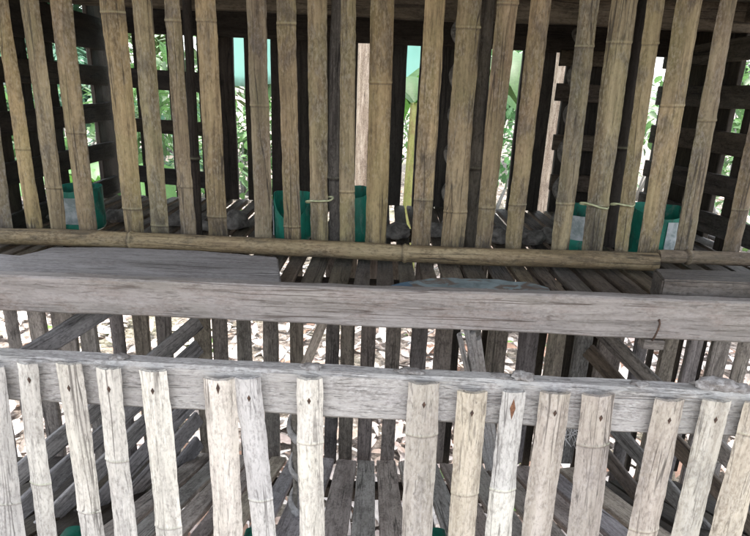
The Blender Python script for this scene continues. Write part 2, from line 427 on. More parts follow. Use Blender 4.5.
# grain runs along local Z, so this plank is built lying and then turned
def turned_plank(name, poly, z0, z1, mat, label, cat, seed):
    """poly in world xy; the mesh keeps local Z = world X so the grain runs along it"""
    rot = Matrix(((0, 0, 1), (0, 1, 0), (-1, 0, 0))).to_4x4()   # local z -> world x
    c = sum((Vector((p[0], p[1])) for p in poly), Vector((0, 0)))/len(poly)
    mw = Matrix.Translation((c.x, c.y, z0)) @ rot
    inv = mw.inverted(); bm = bmesh.new()
    vs = [bm.verts.new(inv @ Vector((p[0], p[1], z0))) for p in poly]
    f = bm.faces.new(vs); r_ = bmesh.ops.extrude_face_region(bm, geom=[f])
    up_ = inv.to_3x3() @ Vector((0, 0, z1-z0))
    for g in r_['geom']:
        if isinstance(g, bmesh.types.BMVert): g.co += up_
    bmesh.ops.recalc_face_normals(bm, faces=bm.faces)
    bmesh.ops.bevel(bm, geom=bm.edges[:], offset=.003, segments=2, affect='EDGES')
    me = bpy.data.meshes.new('m'); bm.to_mesh(me); bm.free(); smooth(me, 40)
    return tag(link(name, me, mat, None, mw), label, cat)
poly = [(p.x, p.y) for p in wide] + [(pe.x, .878), (-.75, .878)]
turned_plank('wide_plank', poly, ZF+.002, ztop, M['dusty_wood'], 'wide dusty grey plank lying on the left half of the shelf behind the long board', 'plank', 5)
zb = W(700, 281, .885).z
q0, q1 = WZ(654, 268, zb), WZ(800, 273, zb)
poly = [(W(663, 281, .885).x, .885), (.9, .885), (.9, q1.y), (q0.x, q0.y)]
turned_plank('timber_block', poly, ZF+.002, zb, M['dark_wood'], 'thick dark timber block lying at the right end of the shelf under the rail', 'timber', 6)  # dark wood here carries the shade under the rail in its colour
# bluish scrap
m_, nt_, b_ = newmat('blue_scrap'); n = N(nt_)
v = n.coords((1, 1, 1), 0)
sx = nt_.nodes.new('ShaderNodeSeparateXYZ'); n.l(v, sx.inputs[0])
f1 = n.noise(v, 35, 5, .65, .4); f2 = n.noise(v, 28, 3, .5, 1.0)
c = n.ramp(f1, [(.35, (.09, .12, .125)), (.6, (.18, .225, .23))])
c = n.mix(n.ramp(f2, [(.54, 0), (.62, .8)]), c, (.09, .05, .03))
bl = n.ramp(n.math('ADD', sx.outputs['X'], n.math('MULTIPLY', f1, .03)), [(0, 0), (1, 1)])
lt = nt_.nodes.new('ShaderNodeMath'); lt.operation = 'LESS_THAN'; n.l(n.math('ADD', sx.outputs['X'], n.math('MULTIPLY', f1, .05)), lt.inputs[0]); lt.inputs[1].default_value = -.075
c = n.mix(n.math('MULTIPLY', lt.outputs[0], .85), c, (.025, .075, .13))
n.l(c, b_.inputs['Base Color']); b_.inputs['Roughness'].default_value = .6
zs_ = ZF+.012
sp = [WZ(u, v, zs_) for (u, v) in ((387, 288), (391, 285), (400, 282.5), (413, 280.5), (432, 278), (452, 277.5), (470, 278.5), (498, 279), (513, 281.5), (527, 281.5), (540, 285), (549, 287.5), (552, 293), (520, 298), (440, 297), (396, 294))]
slab('board_scrap', [(p.x, p.y) for p in sp], ZF+.003, zs_, m_, 'flat bluish grey scrap with a blue end lying on the shelf slats', 'scrap', 1, .0015)

# ------------------------------------------------------------------ front fence: plank and pale slats
YP = .75
fence = thing('front_fence', (0, YP, E-.72), 'nearest low fence of whitish bamboo slats nailed to a rough grey plank', 'fence')
lineboard('rail', (-60, 354, 398), (810, 398, 441), YP, .032, 0, M['plank_wood'], fence, 12, rough=1.1, dz=.008, ch=.005)
YS = .737
M['dirt'] = simple('dirt', (.17, .15, .135), (.38, .36, .34), .95, 90, .6)
for q, (u, v, rx, ry, rz) in enumerate(((312, 362, .017, .010, .006), (500, 372, .02, .011, .004), (522, 371, .017, .012, .006), (716, 380, .03, .013, .011), (738, 383, .022, .012, .008), (640, 379, .014, .010, .004), (120, 352, .015, .01, .003), (410, 366, .02, .01, .003))):
    p = W(u, v+5, YP+.015); bm = bmesh.new(); bmesh.ops.create_icosphere(bm, subdivisions=3, radius=1)
    for w_ in bm.verts:
        d = w_.co.normalized(); k = 1+.45*noise.noise(d*1.8+Vector((q*2.3, 0, 0)))+.25*noise.noise(d*5+Vector((0, q, 0)))
        w_.co = Vector((d.x*rx*k, d.y*ry*k, d.z*rz*k))
    me = bpy.data.meshes.new('m'); bm.to_mesh(me); bm.free(); me.shade_smooth()
    link('dirt_lump', me, M['dirt'], fence, Matrix.Translation(p))
fr = [(-28, 4, -8, 25, 365, (500,), None), (17, 38, 39, 59, 363, (482,), (29, 380)), (55, 81, 80, 103, 363, (510,), (69, 388)), (96, 121, 115, 137, 368, (459,), (109, 389)),
 (139, 167, 155, 181, 370, (525,), (152.5, 391)), (203, 235, 212.5, 241, 378, (), (218, 388)), (234, 261, 253, 276.5, 377, (498,), (249, 398)), (296, 322.5, 299, 324, 378, (441,), (309, 401)),
 (409, 440, 403, 433, 382, (433,), (424, 405)), (457, 487, 447.5, 475, 391, (492,), (472, 413)), (502, 526, 486, 512, 391, (488,), (513, 409)), (540, 572, 521, 550, 392, (), (555, 413)),
 (582, 616, 567, 598, 394, (443,), (601, 418)), (655, 685, 626, 657, 399, (528,), (670, 421)), (702, 732, 670, 699, 400, (), (716, 420)), (744, 778, 709, 742, 403, (432,), None)]
def diamond(w_, h_, t=.0012):
    bm = bmesh.new()
    o = [(-w_/2, 0), (0, -h_*.55), (w_/2, 0), (0, h_*.45)]
    a = [bm.verts.new((x, 0, z)) for x, z in o]; b = bm.verts.new((0, -t, 0)); c = bm.verts.new((0, t*2, 0))
    for k in range(4):
        bm.faces.new((a[k], a[(k+1) % 4], b)); bm.faces.new((a[(k+1) % 4], a[k], c))
    bmesh.ops.recalc_face_normals(bm, faces=bm.faces)
    me = bpy.data.meshes.new('m'); bm.to_mesh(me); bm.free(); return me
for i, (a, b_, c, d, vt, nd, nl) in enumerate(fr):
    T0, T1, B0, B1 = W(a, vt, YS), W(b_, vt, YS), W(c, 536, YS), W(d, 536, YS)
    tc, bc = (T0+T1)/2, (B0+B1)/2; ax = bc-tc; k = ax.length
    zb_ = E-.86
    p0 = tc + ax*((zb_-tc.z)/ax.z); L = (tc-p0).length
    wt = (T1-T0).length; wb = (B1-B0).length; w0 = wt+(wb-wt)*L/k
    nodes = []
    for v in nd:
        f = (v-vt)/(536-vt)
        nodes.append((W((a+b_)/2+((c+d)/2-(a+b_)/2)*f, v, YS)-p0).length)
    me, bul = slat_mesh(L, w0, wt, i*2.17+60, nodes, a=38, t=.0065, jag_top=.0012)
    so_ = link('slat', me, M['bamboo_pale' if i < 8 or i == 10 else 'bamboo_tan'], fence, frame(p0, tc))
    if nl:
        p = W(nl[0], nl[1], YS-bul); axn = (tc-p0).normalized()
        # put the nail on the surface of the curved slat
        mid = p0 + axn*((p-p0).dot(axn)); off = p.x-mid.x; Rr = wt/2/math.sin(R(38))
        y = YS - (math.sqrt(max(0, Rr*Rr-off*off))-Rr*math.cos(R(38))) - .0004
        big = (i == 10)
        mw = Matrix.Translation((p.x, y, p.z))
        link('nail' if not big else 'nail_split', diamond(.0085 if big else .0056, .036 if big else (.02 if i == 5 else .012)), M['split' if big else 'rust'], so_, mw)

# ------------------------------------------------------------------ lower pen: back wall, sloping floor, side walls
YL = 1.22
bw = thing('back_slat_wall', (0, YL, W(375, 455, YL).z), 'row of dark grey upright slats under the shelf with bright leaf litter showing between', 'slat wall')
vl = [(-22, -6), (6, 20), (31, 47), (54, 76), (80, 97), (111, 125), (134, 149), (157, 171), (194, 211), (212, 228), (237, 251), (263, 278), (290, 303), (325, 339), (341, 355), (361, 376),
      (386, 401), (412, 429), (436, 453), (470, 481), (489, 508), (519, 540), (549, 567), (576, 593), (600, 624), (637, 652), (665, 680), (690, 705), (715, 733), (741, 757), (765, 782)]
vpx, vpy = 307, 2040
for i, (a, b_) in enumerate(vl):
    uc = (a+b_)/2; vbot = 462 if 195 < uc < 600 else 500
    ub = uc+(vpx-uc)*(vbot-332)/(vpy-332)
    p0 = W(ub, vbot, YL); p1 = W(uc, 332, YL); ax = p1-p0
    p1 = p0+ax*((ZF-HT-.006-p0.z)/ax.z)
    wd = (W(b_, 332, YL)-W(a, 332, YL)).length
    if i % 4 == 1:
        link('slat', slat_mesh((p1-p0).length, wd*.96, wd, i+100, [.12+.2*abs(n1(i, 4))], a=40)[0], M['slat_grey'], bw, frame(p0, p1))
    else:
        board('slat', p0, p1, wd, .014, M['slat_grey'], bw, i+100, w1=wd*(1+.1*n1(i, 6)))
for i, (a, b_) in enumerate(((452, 460), (482, 489), (539, 547), (566, 575), (593, 600), (652, 657), (680, 685), (705, 709))):
    uc = (a+b_)/2; Yk = YL+.03; ub = uc+(vpx-uc)*(470-332)/(vpy-332)
    p0 = W(ub, 470, Yk); p1 = W(uc, 332, Yk); ax = p1-p0; p1 = p0+ax*((ZF-HT-.006-p0.z)/ax.z)
    board('dark_strip', p0, p1, (W(b_, 332, Yk)-W(a, 332, Yk)).length, .012, M['black_wood'], bw, i+150)  # added black strips that darken and narrow the gaps
# sloping floor: back edge in the photo near v=457, rising to the front
zb0 = W(375, 459, 1.2).z; SL = math.tan(R(17))
def zfl(y): return zb0 + (1.2-y)*SL
fl = thing('sloping_floor', (0, 1.0, zfl(1.0)), 'low sloping floor of worn grey slats between the front fence and the dark uprights', 'slatted floor')
fs = [(197, 214), (217, 233), (236, 252), (255, 269), (271, 286), (289, 303), (306, 334), (337, 357), (358, 375), (377, 396), (399, 417), (420, 437), (440, 458), (461, 482), (486, 506), (510, 532), (536, 556), (560, 584)]
fs = [(195-24*k-22, 195-24*k) for k in range(9, 0, -1)] + [(174, 195)] + fs + [(587, 608)] + [(588+24*k, 588+24*k+22) for k in range(1, 9)]
for i, (a, b_) in enumerate(fs):
    low = .03 if a < 195 or a > 580 else 0  # outer slats sit lower, coloured black to stand for shaded gaps
    xa, xb = W(a, 458, 1.2).x, W(b_, 458, 1.2).x
    xc = (xa+xb)/2; xf = xc*1.12 + .006*n1(i*1.7, 4)
    p0 = Vector((xf, .765, zfl(.765)-.012-low+.004*n1(i, 2))); p1 = Vector((xc, 1.2, zb0-.012-low+.004*n1(i, 3)))
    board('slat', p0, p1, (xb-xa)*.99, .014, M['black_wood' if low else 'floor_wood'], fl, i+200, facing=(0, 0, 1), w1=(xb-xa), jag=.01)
board('bearer', Vector((-.5, 1.1, zfl(1.1)-.045)), Vector((.5, 1.1, zfl(1.1)-.045)), .03, .03, M['black_wood'], fl, 9)
def side(label, strips, cat='slat wall'):
    t = thing('side_wall', (strips[0][0][0] < 375 and -.5 or .5, 1.0, E-.6), label, cat)
    for i, ((ua, va), (ub, vb), wpx, mt) in enumerate(strips):
        p0, p1 = W(ua, va, .80), W(ub, vb, 1.195)
        wd = wpx*1.15/556
        board('strip', p0, p1, wd, .012, M[mt], t, i+300+int(ua), facing=(1 if ua < 375 else -1, -.25, .35), rough=1.1)
    return t
# each strip: front end, back end (pixels at the front and back of the pen), width
L_ = []
for k in (0, 3, 4, 5, 6, 7, 8, 9):
    vb = 250+24*k + 3*n1(k*2.1, 5); sl_ = .62+.075*k
    ub, uf = 199, (-12 if k < 6 else -10+22*(k-5))
    L_.append(((uf, vb+(ub-uf)*sl_), (ub, vb), 18, 'strip_grey'))
side('left side wall of grey strips stepping down toward the lower floor', L_)
R_ = []
for k, vb in enumerate((318, 350, 398, 434, 478)):
    sl_ = 1.0+.07*k
    ub, uf = 588, (800 if k < 3 else 770-25*(k-3))
    R_.append(((uf, vb+(uf-ub)*sl_), (ub, vb), 17, 'dark_wood' if k % 2 else 'slat_grey'))
side('right side wall of dark strips slanting down toward the lower floor', R_)

# loose broken bamboo, leaning stick, vines, web
p0, p1 = W(494, 470, 1.1), W(469, 334, .99)
bb = thing('broken_bamboo', p0, 'broken split bamboo stick with jagged top leaning behind the front plank', 'broken bamboo')
for k in range(4):
    o = Vector((-.017+.0113*k, .002*k, 0)); top = [.0, .012, .004, -.012][k]
    board('splinter', p0+o*.8, p1+o*1.2+Vector((0, 0, top)), .0108, .008, M['plank_wood'], bb, 400+k, jag=.012)
p0, p1 = W(303, 372, 1.08), W(325, 318, 1.10)
tag(link('leaning_stick', board_mesh((p1-p0).length+.02, .021, .01, 55), M['floor_wood'], None, frame(p0, p1)), 'short grey stick leaning in front of the dark uprights left of centre', 'stick')

def vine(name, pb, pt, turns, rad, r, label, ph=0.0, mat='vine'):
    ax = pt-pb; z = ax.normalized(); x = Vector((1, 0, 0)); x = (x-z*x.dot(z)).normalized(); y = z.cross(x)
    t = thing(name, pb, label, 'vine')
    n_ = int(turns*26); pts = []; rs = []
    for i in range(n_+1):
        f = i/n_; q = -(f*turns*2*math.pi+ph)
        rr = rad*(1+.15*n1(f*9, 3))
        pts.append(pb+ax*f + x*(rr*math.cos(q)) + y*(rr*math.sin(q)))
        rs.append(r*(1+.34*math.sin(q*1.0+2.0+.6*n1(f*6, 9))+.12*n1(f*30, 5)))
    link('stem', sweep_mesh(pts, rs, 8, .75), M[mat], t)
    link('core', pole_mesh(ax.length, .0045, .004, 3), M['vine_dim'], t, frame(pb, pt))
vine('twining_vine', W(297, 545, .90), W(294, 398, .90), 4.0, .011, .0062, 'pale vine twisted round a stick behind the front slats left of centre', 1.0)
vine('twining_vine', W(449, 243, 1.16), W(465, -20, 1.16), 6.6, .014, .0125, 'grey twisted vine climbing behind a broad brown slat right of centre', .4, 'vine_dim')
vine('twining_vine', W(556, 240, 1.6), W(583, 30, 1.6), 5.6, .018, .016, 'dim twisted vine climbing beside the pinkish trunk', .2, 'vine_dim')

wb_c = W(568, 430, .86); web = []
bm = bmesh.new()
for k in range(46):
    a = Vector((rnd.gauss(0, .013), rnd.gauss(0, .006), rnd.gauss(0, .016))); b = Vector((rnd.gauss(0, .013), rnd.gauss(0, .006), rnd.gauss(0, .016)))
    d = (b-a); 
    if d.length < .004: continue
    x = d.cross(Vector((0, 1, .2))).normalized()*.00035; y = d.cross(x).normalized()*.00035
    q = [bm.verts.new(a+x), bm.verts.new(a-x*.5+y), bm.verts.new(a-x*.5-y), bm.verts.new(b+x), bm.verts.new(b-x*.5+y), bm.verts.new(b-x*.5-y)]
    for s in range(3): bm.faces.new((q[s], q[(s+1) % 3], q[3+(s+1) % 3], q[3+s]))
me = bpy.data.meshes.new('m'); bm.to_mesh(me); bm.free()
tag(link('cobweb', me, M['web'], None, Matrix.Translation(wb_c)), 'tangled whitish cobweb hanging under the front plank between two pale slats', 'cobweb')

# ------------------------------------------------------------------ green cut bottles on the shelf
def bottle(uL, uR, vtop, vbase, Y, label, has_label, dip, seed, lab_side=0.0, lean=0.0):
    base = W((uL+uR)/2, vbase, Y); base.z = ZF+.001
    top = W((uL+uR)/2, vtop, Y); H = top.z-base.z
    r = (W(uR, vtop, Y).x-W(uL, vtop, Y).x)/2
    t = thing('cut_bottle', base, label, 'plastic bottle', 'cut green bottles on the shelf')
    seg = 32; zs_ = [0, .004, .012, .3*H, .45*H, .6*H, .8*H, .9*H, H]
    def rim(a): # rim lower towards the camera (-Y)
        return 1 - dip*max(0, -math.sin(a)+.1)**1.5 + .02*n1(a*2, seed)
    bm = bmesh.new(); o_, i_ = [], []
    for zi, z in enumerate(zs_):
        rr = r*(.86 if zi == 0 else .95 if zi == 1 else 1)
        ro, ri = [], []
        for k in range(seg):
            a = 2*math.pi*k/seg; zz = min(z, H*rim(a)) if z > .3*H else z
            zz = z if z <= .3*H else .3*H + (z-.3*H)/(.7*H)*(H*rim(a)-.3*H)
            dd = 1+.016*noise.noise(Vector((math.cos(a)*1.5+seed, math.sin(a)*1.5, z*18)))
            ro.append(bm.verts.new((rr*dd*math.cos(a), rr*dd*.95*math.sin(a), zz)))
            ri.append(bm.verts.new(((rr*dd-.0015)*math.cos(a), (rr*dd-.0015)*.95*math.sin(a), max(zz, .003) if zi else .003)))
        o_.append(ro); i_.append(ri)
    for rows, inv in ((o_, False), (i_, True)):
        for a, b in zip(rows[:-1], rows[1:]):
            for k in range(seg):
                j = (k+1) % seg; f = (a[k], a[j], b[j], b[k]); bm.faces.new(tuple(reversed(f)) if inv else f)
    for k in range(seg):
        j = (k+1) % seg; bm.faces.new((o_[-1][k], o_[-1][j], i_[-1][j], i_[-1][k]))
    bm.faces.new(list(reversed(o_[0]))); bm.faces.new(i_[0])
    me = bpy.data.meshes.new('m'); bm.to_mesh(me); bm.free(); smooth(me, 60)
    link('body', me, M['green_plastic'], t, Matrix.Translation(base))
    if has_label:
        z0, z1, aa, ab = has_label
        bm = bmesh.new(); rows = []
        for z in [z0*H+(z1-z0)*H*k/6 for k in range(7)]:
            rw = []
            for k in range(13):
                a = R(aa)+R(ab-aa)*k/12
                dd = 1+.016*noise.noise(Vector((math.cos(a)*1.5+seed, math.sin(a)*1.5, z*18)))
                rw.append(bm.verts.new(((r*dd+.0022)*math.cos(a), (r*dd+.0022)*.95*math.sin(a), z)))
            rows.append(rw)
        for a, b in zip(rows[:-1], rows[1:]):
            for k in range(12): bm.faces.new((a[k], a[k+1], b[k+1], b[k]))
        me = bpy.data.meshes.new('m'); bm.to_mesh(me); bm.free(); me.shade_smooth()
        lb = link('label', me, M['label'], t, Matrix.Translation(base))
        if seed == 4:   # rows of small illegible print
            bm = bmesh.new()
            for q in range(6):
                z = z0*H + (z1-z0)*H*(.16+.13*q); a0_ = R(aa)+R(ab-aa)*.42
                for s in range(4):
                    a1 = a0_+R(6+9*s); a2 = a1+R(5+2*((q+s) % 2))
                    pts = [((r+.0038)*math.cos(x), (r+.0038)*.95*math.sin(x)) for x in (a1, a2)]
                    vs = [bm.verts.new((pts[0][0], pts[0][1], z)), bm.verts.new((pts[1][0], pts[1][1], z)), bm.verts.new((pts[1][0], pts[1][1], z+.0022)), bm.verts.new((pts[0][0], pts[0][1], z+.0022))]
                    bm.faces.new(vs)
            me = bpy.data.meshes.new('m'); bm.to_mesh(me); bm.free()
            link('print', me, simple('print_grey', (.25, .28, .28), (.35, .38, .38)), lb, Matrix.Translation(base))
    return t
bottle(61, 105, 186, 225, 1.27, 'green cut bottle with a dirty white label, leftmost on the shelf', (.2, .8, 228, 292), .06, 1)
bottle(274, 312, 193, 234, 1.25, 'green cut bottle with scuffed grey left side left of the grey pole', (.1, .75, 180, 208), .45, 2)
bottle(331, 371, 188, 233, 1.25, 'bright green cut bottle right of the grey pole behind the slats', None, .12, 3)
bottle(557, 599, 206, 247, 1.22, 'green cut bottle with a clean white printed label right of centre', (.36, .86, 225, 300), .22, 4)
bottle(624, 675, 206, 249, 1.23, 'dark green cut bottle with a pale streak, rightmost on the shelf', (.1, .78, 272, 304), .15, 5)

# stones and scraps on the shelf
def rock(u, v, Y, sx_, sy_, sz_, seed, label, mat='stone'):
    p = W(u, v, Y); p.z = ZF+.001
    bm = bmesh.new(); bmesh.ops.create_icosphere(bm, subdivisions=3, radius=1)
    for q in bm.verts:
        d = q.co.normalized()
        k = 1 + .35*noise.noise(d*1.4+Vector((seed*3.3, 0, 0))) + .14*noise.noise(d*4+Vector((0, seed, 0)))
        q.co = Vector((d.x*sx_*k, d.y*sy_*k, max(0, d.z*sz_*k+sz_*.55)))
    me = bpy.data.meshes.new('m'); bm.to_mesh(me); bm.free(); smooth(me, 50)
    tag(link('stone', me, M[mat], None, Matrix.Translation(p) @ Matrix.Rotation(seed*1.1, 4, 'Z')), label, 'stone', 'stones on the shelf')
rk = [(236, 224, 1.34, .034, .03, .026, 1, 'brown pointed stone on the shelf left of centre beside a bright gap'),
 (203, 228, 1.30, .02, .02, .014, 2, 'small dark stone on the shelf behind the eighth slat'),
 (397, 228, 1.30, .03, .03, .024, 3, 'rough grey stone on the shelf just right of the middle slat'),
 (434, 226, 1.33, .02, .03, .02, 4, 'stone half hidden behind the slat beside the twisted vine'),
 (498, 231, 1.30, .028, .03, .024, 5, 'dark stone on the shelf under the narrow bright gap right of centre'),
 (533, 233, 1.29, .030, .026, .02, 6, 'flat brown stone lying below the pinkish trunk'),
 (548, 230, 1.31, .022, .02, .022, 7, 'dark rounded stone touching the flat brown stone'),
 (14, 222, 1.3, .03, .03, .018, 8, 'low grey stone at the far left of the shelf'),
 (42, 218, 1.32, .025, .025, .026, 9, 'dark lump of stone left of the leftmost green bottle'),
 (119, 222, 1.36, .032, .03, .018, 10, 'flat pale stone right of the leftmost green bottle'),
 (176, 224, 1.34, .022, .025, .018, 11, 'small stone between the sixth and seventh slats'),]
for a in rk: rock(*a)
for i, (a, b_, r, lb) in enumerate((((690, 236), (716, 246), .0085, 'thick pale stick lying on the shelf near the right end'), ((700, 233), (723, 242), .006, 'thin pale stick lying behind the thick pale stick'), ((664, 236), (686, 247), .007, 'short pale stick lying beside the rightmost green bottle'))):
    p0, p1 = WZ(*a, ZF+r+.001), WZ(*b_, ZF+r+.001)
    tag(link('pale_stick', pole_mesh((p1-p0).length, r, r*.9, i, rough=.4), M['plank_wood'], None, frame(p0, p1, (0, 0, 1))), lb, 'stick')
# scraps of green plastic on the lower floor
for i, (u, v, s) in enumerate(((71, 535, .02), (252, 533, .012), (437, 534, .014))):
    p = W(u, v, .80); bm = bmesh.new(); rows = []
    for a in range(9):
        q = -1.1+2.2*a/8
        rows.append([bm.verts.new((s*1.3*math.sin(q), z*s*1.2, s*.9*math.cos(q)*(1-.3*abs(z)))) for z in (-1, -.4, .3, 1)])
    for a, b in zip(rows[:-1], rows[1:]):
        for k in range(3): bm.faces.new((a[k], a[k+1], b[k+1], b[k]))
    bmesh.ops.solidify(bm, geom=bm.faces[:], thickness=.0015)
    me = bpy.data.meshes.new('m'); bm.to_mesh(me); bm.free(); smooth(me, 50)
    tag(link('plastic_shard', me, M['green_plastic'], None, Matrix.Translation(p-Vector((0, 0, s*.7)))),
        ['largest green plastic shard, low at the left among the pale slats', 'tiny green plastic shard below the two close set pale slats', 'small green plastic shard low at the centre beside a pale slat'][i], 'plastic scrap', 'green plastic shards at the bottom')

# ------------------------------------------------------------------ back of the upper pen (Y about 1.7)
YR = 1.70
rear = thing('rear_wall', (0, YR, ZF), 'black rear wall of upright boards with narrow bright gaps', 'board wall')
def lean(u, v, v0=120): return u+(vpx-u)*(v-v0)/(vpy-v0)
gp = [(134, 140), (153.5, 172), (188, 201), (236, 246.5), (263, 272.5), (355.5, 368.5), (404, 417), (484, 488.5), (500, 515.5), (548, 559.5), (643, 660)]
edges = [121] + [x for g in gp for x in g] + [662]
zbt = ZF+.002
for i in range(0, len(edges), 2):
    a, b_ = edges[i], edges[i+1]
    n_ = max(1, round((b_-a)/26)); 
    for k in range(n_):
        ua, ub = a+(b_-a)*k/n_, a+(b_-a)*(k+1)/n_
        uc = (ua+ub)/2
        p0 = W(lean(uc, 208), 208, YR); q = W(lean(uc, 30), 30, YR); ax = q-p0
        p0 = p0+ax*((zbt-p0.z)/ax.z); p1 = p0+ax*((E+.40-p0.z)/ax.z)
        wd = (W(ub, 120, YR)-W(ua, 120, YR)).length
        board('board', p0+Vector((0, .004*(k % 2), 0)), p1+Vector((0, .004*(k % 2), 0)), wd+(.004 if n_ > 1 else 0), .016, M['black_wood'], rear, 500+i*5+k, dz=.05)
def hbar(par, ua, va, ub, vb, Y, hpx, th, mat, seed, name='rail'):
    p0, p1 = W(ua, va, Y), W(ub, vb, Y); board(name, p0, p1, hpx*Y/556*1.0, th, M[mat], par, seed, dz=.03)
hbar(rear, 100, -10, 690, 17, YR-.02, 70, .02, 'black_wood', 31)          # lower edge about v 29..54
for (ua, va, ub, vb, h) in ((120, 77, 206, 83, 18), (120, 124, 206, 129, 13), (120, 172, 206, 180, 16)):
    hbar(rear, ua, va, ub, vb, YR-.025, h, .014, 'black_wood', ua+int(va))
for (ua, va, ub, vb, h) in ((556, 92, 640, 96, 16), (553, 142, 636, 145, 15), (550, 182, 630, 186, 16), (560, 58, 640, 60, 14)):
    hbar(rear, ua, va, ub, vb, YR-.03, h, .014, 'dark_wood', ua+int(va))
# side lattices of the upper pen
def lattice(label, X, bars, posts, mt):
    t = thing('lattice_wall', (X, 1.4, ZF), label, 'lattice')
    for i, ((ua, va), (ub, vb), hpx) in enumerate(bars):
        d = ray(ub, vb)
        p0, p1 = WX(ua, va, X), WX(ub, vb, X)
        ax = p1-p0; p0 = p0+ax*((1.13-p0.y)/ax.y); p1 = p0+ax*((1.69-1.13)/ax.y)
        board('strip', p0, p1, hpx*1.4/556, .012, M[mt], t, 600+i, facing=(-1 if X > 0 else 1, 0, 0), dz=.03)
    for i, (ua, ub) in enumerate(posts):
        ya, yb = WX(ua, 120, X).y, WX(ub, 120, X).y; yc = (ya+yb)/2; wd = abs(yb-ya)
        xo = X+(.016 if X > 0 else -.016)
        board('upright', Vector((xo, yc, zbt)), Vector((xo, yc, E+.4)), wd, .014, M['black_wood'], t, 650+i, facing=(-1 if X > 0 else 1, 0, 0), dz=.05)
lattice('left lattice of dark crossed strips with green windows between them', -.80,
        [((25, 71), (100, 75), 21), ((25, 121), (100, 112), 20), ((25, 170), (100, 152), 19), ((25, 220), (100, 190), 20), ((25, 18), (100, 34), 34)],
        [(-22, -6), (1, 14), (28, 40), (56, 66), (76, 88.5), (101.5, 122)], 'black_wood')
lattice('right lattice of brown crossed strips with small pale windows', .80,
        [((735, 97), (655, 96), 20), ((735, 145), (655, 134), 20), ((735, 189), (655, 170), 19), ((735, 232), (655, 205), 20), ((735, 50), (655, 61), 20), ((735, 8), (655, 26), 30)],
        [(653, 676), (677, 694), (695, 712), (712.5, 724), (737.5, 757)], 'dark_wood')
# roof with its beams; the panel is unseen, stretched and lowered to shade the slats
roof = thing('roof', (0, 1.25, E+.42), 'dark low roof over the pen with brown cross beams', 'roof')
board('panel', Vector((-1.3, 1.25, E+.425)), Vector((1.3, 1.25, E+.425)), .022, 2.1, M['black_wood'], roof, 700, dz=.1, rough=.5, facing=(0, -1, 0))
p0, p1 = W(-60, -17, 1.36), W(810, 20, 1.36)
board('beam', p0, p1, 26*1.36/556, .03, M['dark_wood'], roof, 701, rough=1.6)
p0, p1 = W(-60, -48, 1.30), W(810, -20, 1.30)
board('beam', p0, p1, .09, .02, M['dark_wood'], roof, 702)

# ------------------------------------------------------------------ ground, litter, plants
m_, nt_, b_ = newmat('soil'); n = N(nt_)
tc = nt_.nodes.new('ShaderNodeTexCoord'); v = tc.outputs['Object']
f1 = n.noise(v, 1.2, 6, .6, .3); f2 = n.noise(v, 38, 6, .7, .5)
c = n.ramp(f2, [(.35, (.05, .036, .028)), (.52, (.24, .2, .17)), (.68, (.5, .45, .41))])
c = n.mix(n.ramp(f1, [(.5, 0), (.7, .5)]), c, (.10, .13, .05))
n.l(c, b_.inputs['Base Color']); b_.inputs['Roughness'].default_value = .95; n.bump(f2, .8, .03, b_)
bm = bmesh.new(); bmesh.ops.create_grid(bm, x_segments=8, y_segments=8, size=150)
me = bpy.data.meshes.new('m'); bm.to_mesh(me); bm.free()
tag(link('ground', me, m_), None, None, None, 'structure')

def attr_mat(name, rough=.6, trans=0.0):
    m, nt, b = newmat(name); n = N(nt)
    a = n.attr('col'); v = nt.nodes.new('ShaderNodeTexCoord').outputs['Object']
    c = n.mix(1.0, a.outputs['Color'], n.ramp(n.noise(v, 60, 3, .6), [(.3, .75), (.7, 1.15)]), 'MULTIPLY')
    n.l(c, b.inputs['Base Color']); b.inputs['Roughness'].default_value = rough
    if trans:
        t = nt.nodes.new('ShaderNodeBsdfTranslucent'); n.l(c, t.inputs[0])
        mx = nt.nodes.new('ShaderNodeMixShader'); mx.inputs[0].default_value = trans
        out = [q for q in nt.nodes if q.type == 'OUTPUT_MATERIAL'][0]
        n.l(b.outputs[0], mx.inputs[1]); n.l(t.outputs[0], mx.inputs[2]); n.l(mx.outputs[0], out.inputs[0])
    return m
M['leaf'] = attr_mat('leaf', .5, .35); M['dry'] = attr_mat('dry', .85, .1)

def leaf_batch(leaves, mat, name, parent=None, mw=None):
    """leaves: list of (pos, dir, up, length, width, curl, colour)"""
    vs, fs, cols = [], [], []
    for (p, d, u, L, wd, cu_, c) in leaves:
        s = d.cross(u).normalized(); b0 = len(vs); u = s.cross(d).normalized()
        prof = [(0, .06), (.25, .85), (.55, 1), (.8, .6), (1, .03)]
        for (t, k) in prof:
            cc = p + d*(L*t) + u*(-cu_*L*t*t)
            for sg in (-1, 0, 1):
                vs.append(cc + s*(sg*wd*.5*k) + u*(abs(sg)*wd*.18*k))
        for k in range(4):
            for j in range(2):
                a = b0+k*3+j; fs.append((a, a+1, a+4, a+3)); cols.append(c)
    me = bpy.data.meshes.new('m'); me.from_pydata(vs, [], fs)
    ca = me.attributes.new('col', 'FLOAT_COLOR', 'FACE')
    for k, c in enumerate(cols): ca.data[k].color = (*c, 1)
    me.shade_smooth()
    return link(name, me, mat, parent, mw)
LV = []
dryc = [(.58, .50, .44), (.66, .60, .55), (.50, .38, .31), (.34, .21, .15), (.68, .62, .58), (.70, .66, .62), (.62, .54, .49), (.52, .42, .38), (.70, .63, .59)]
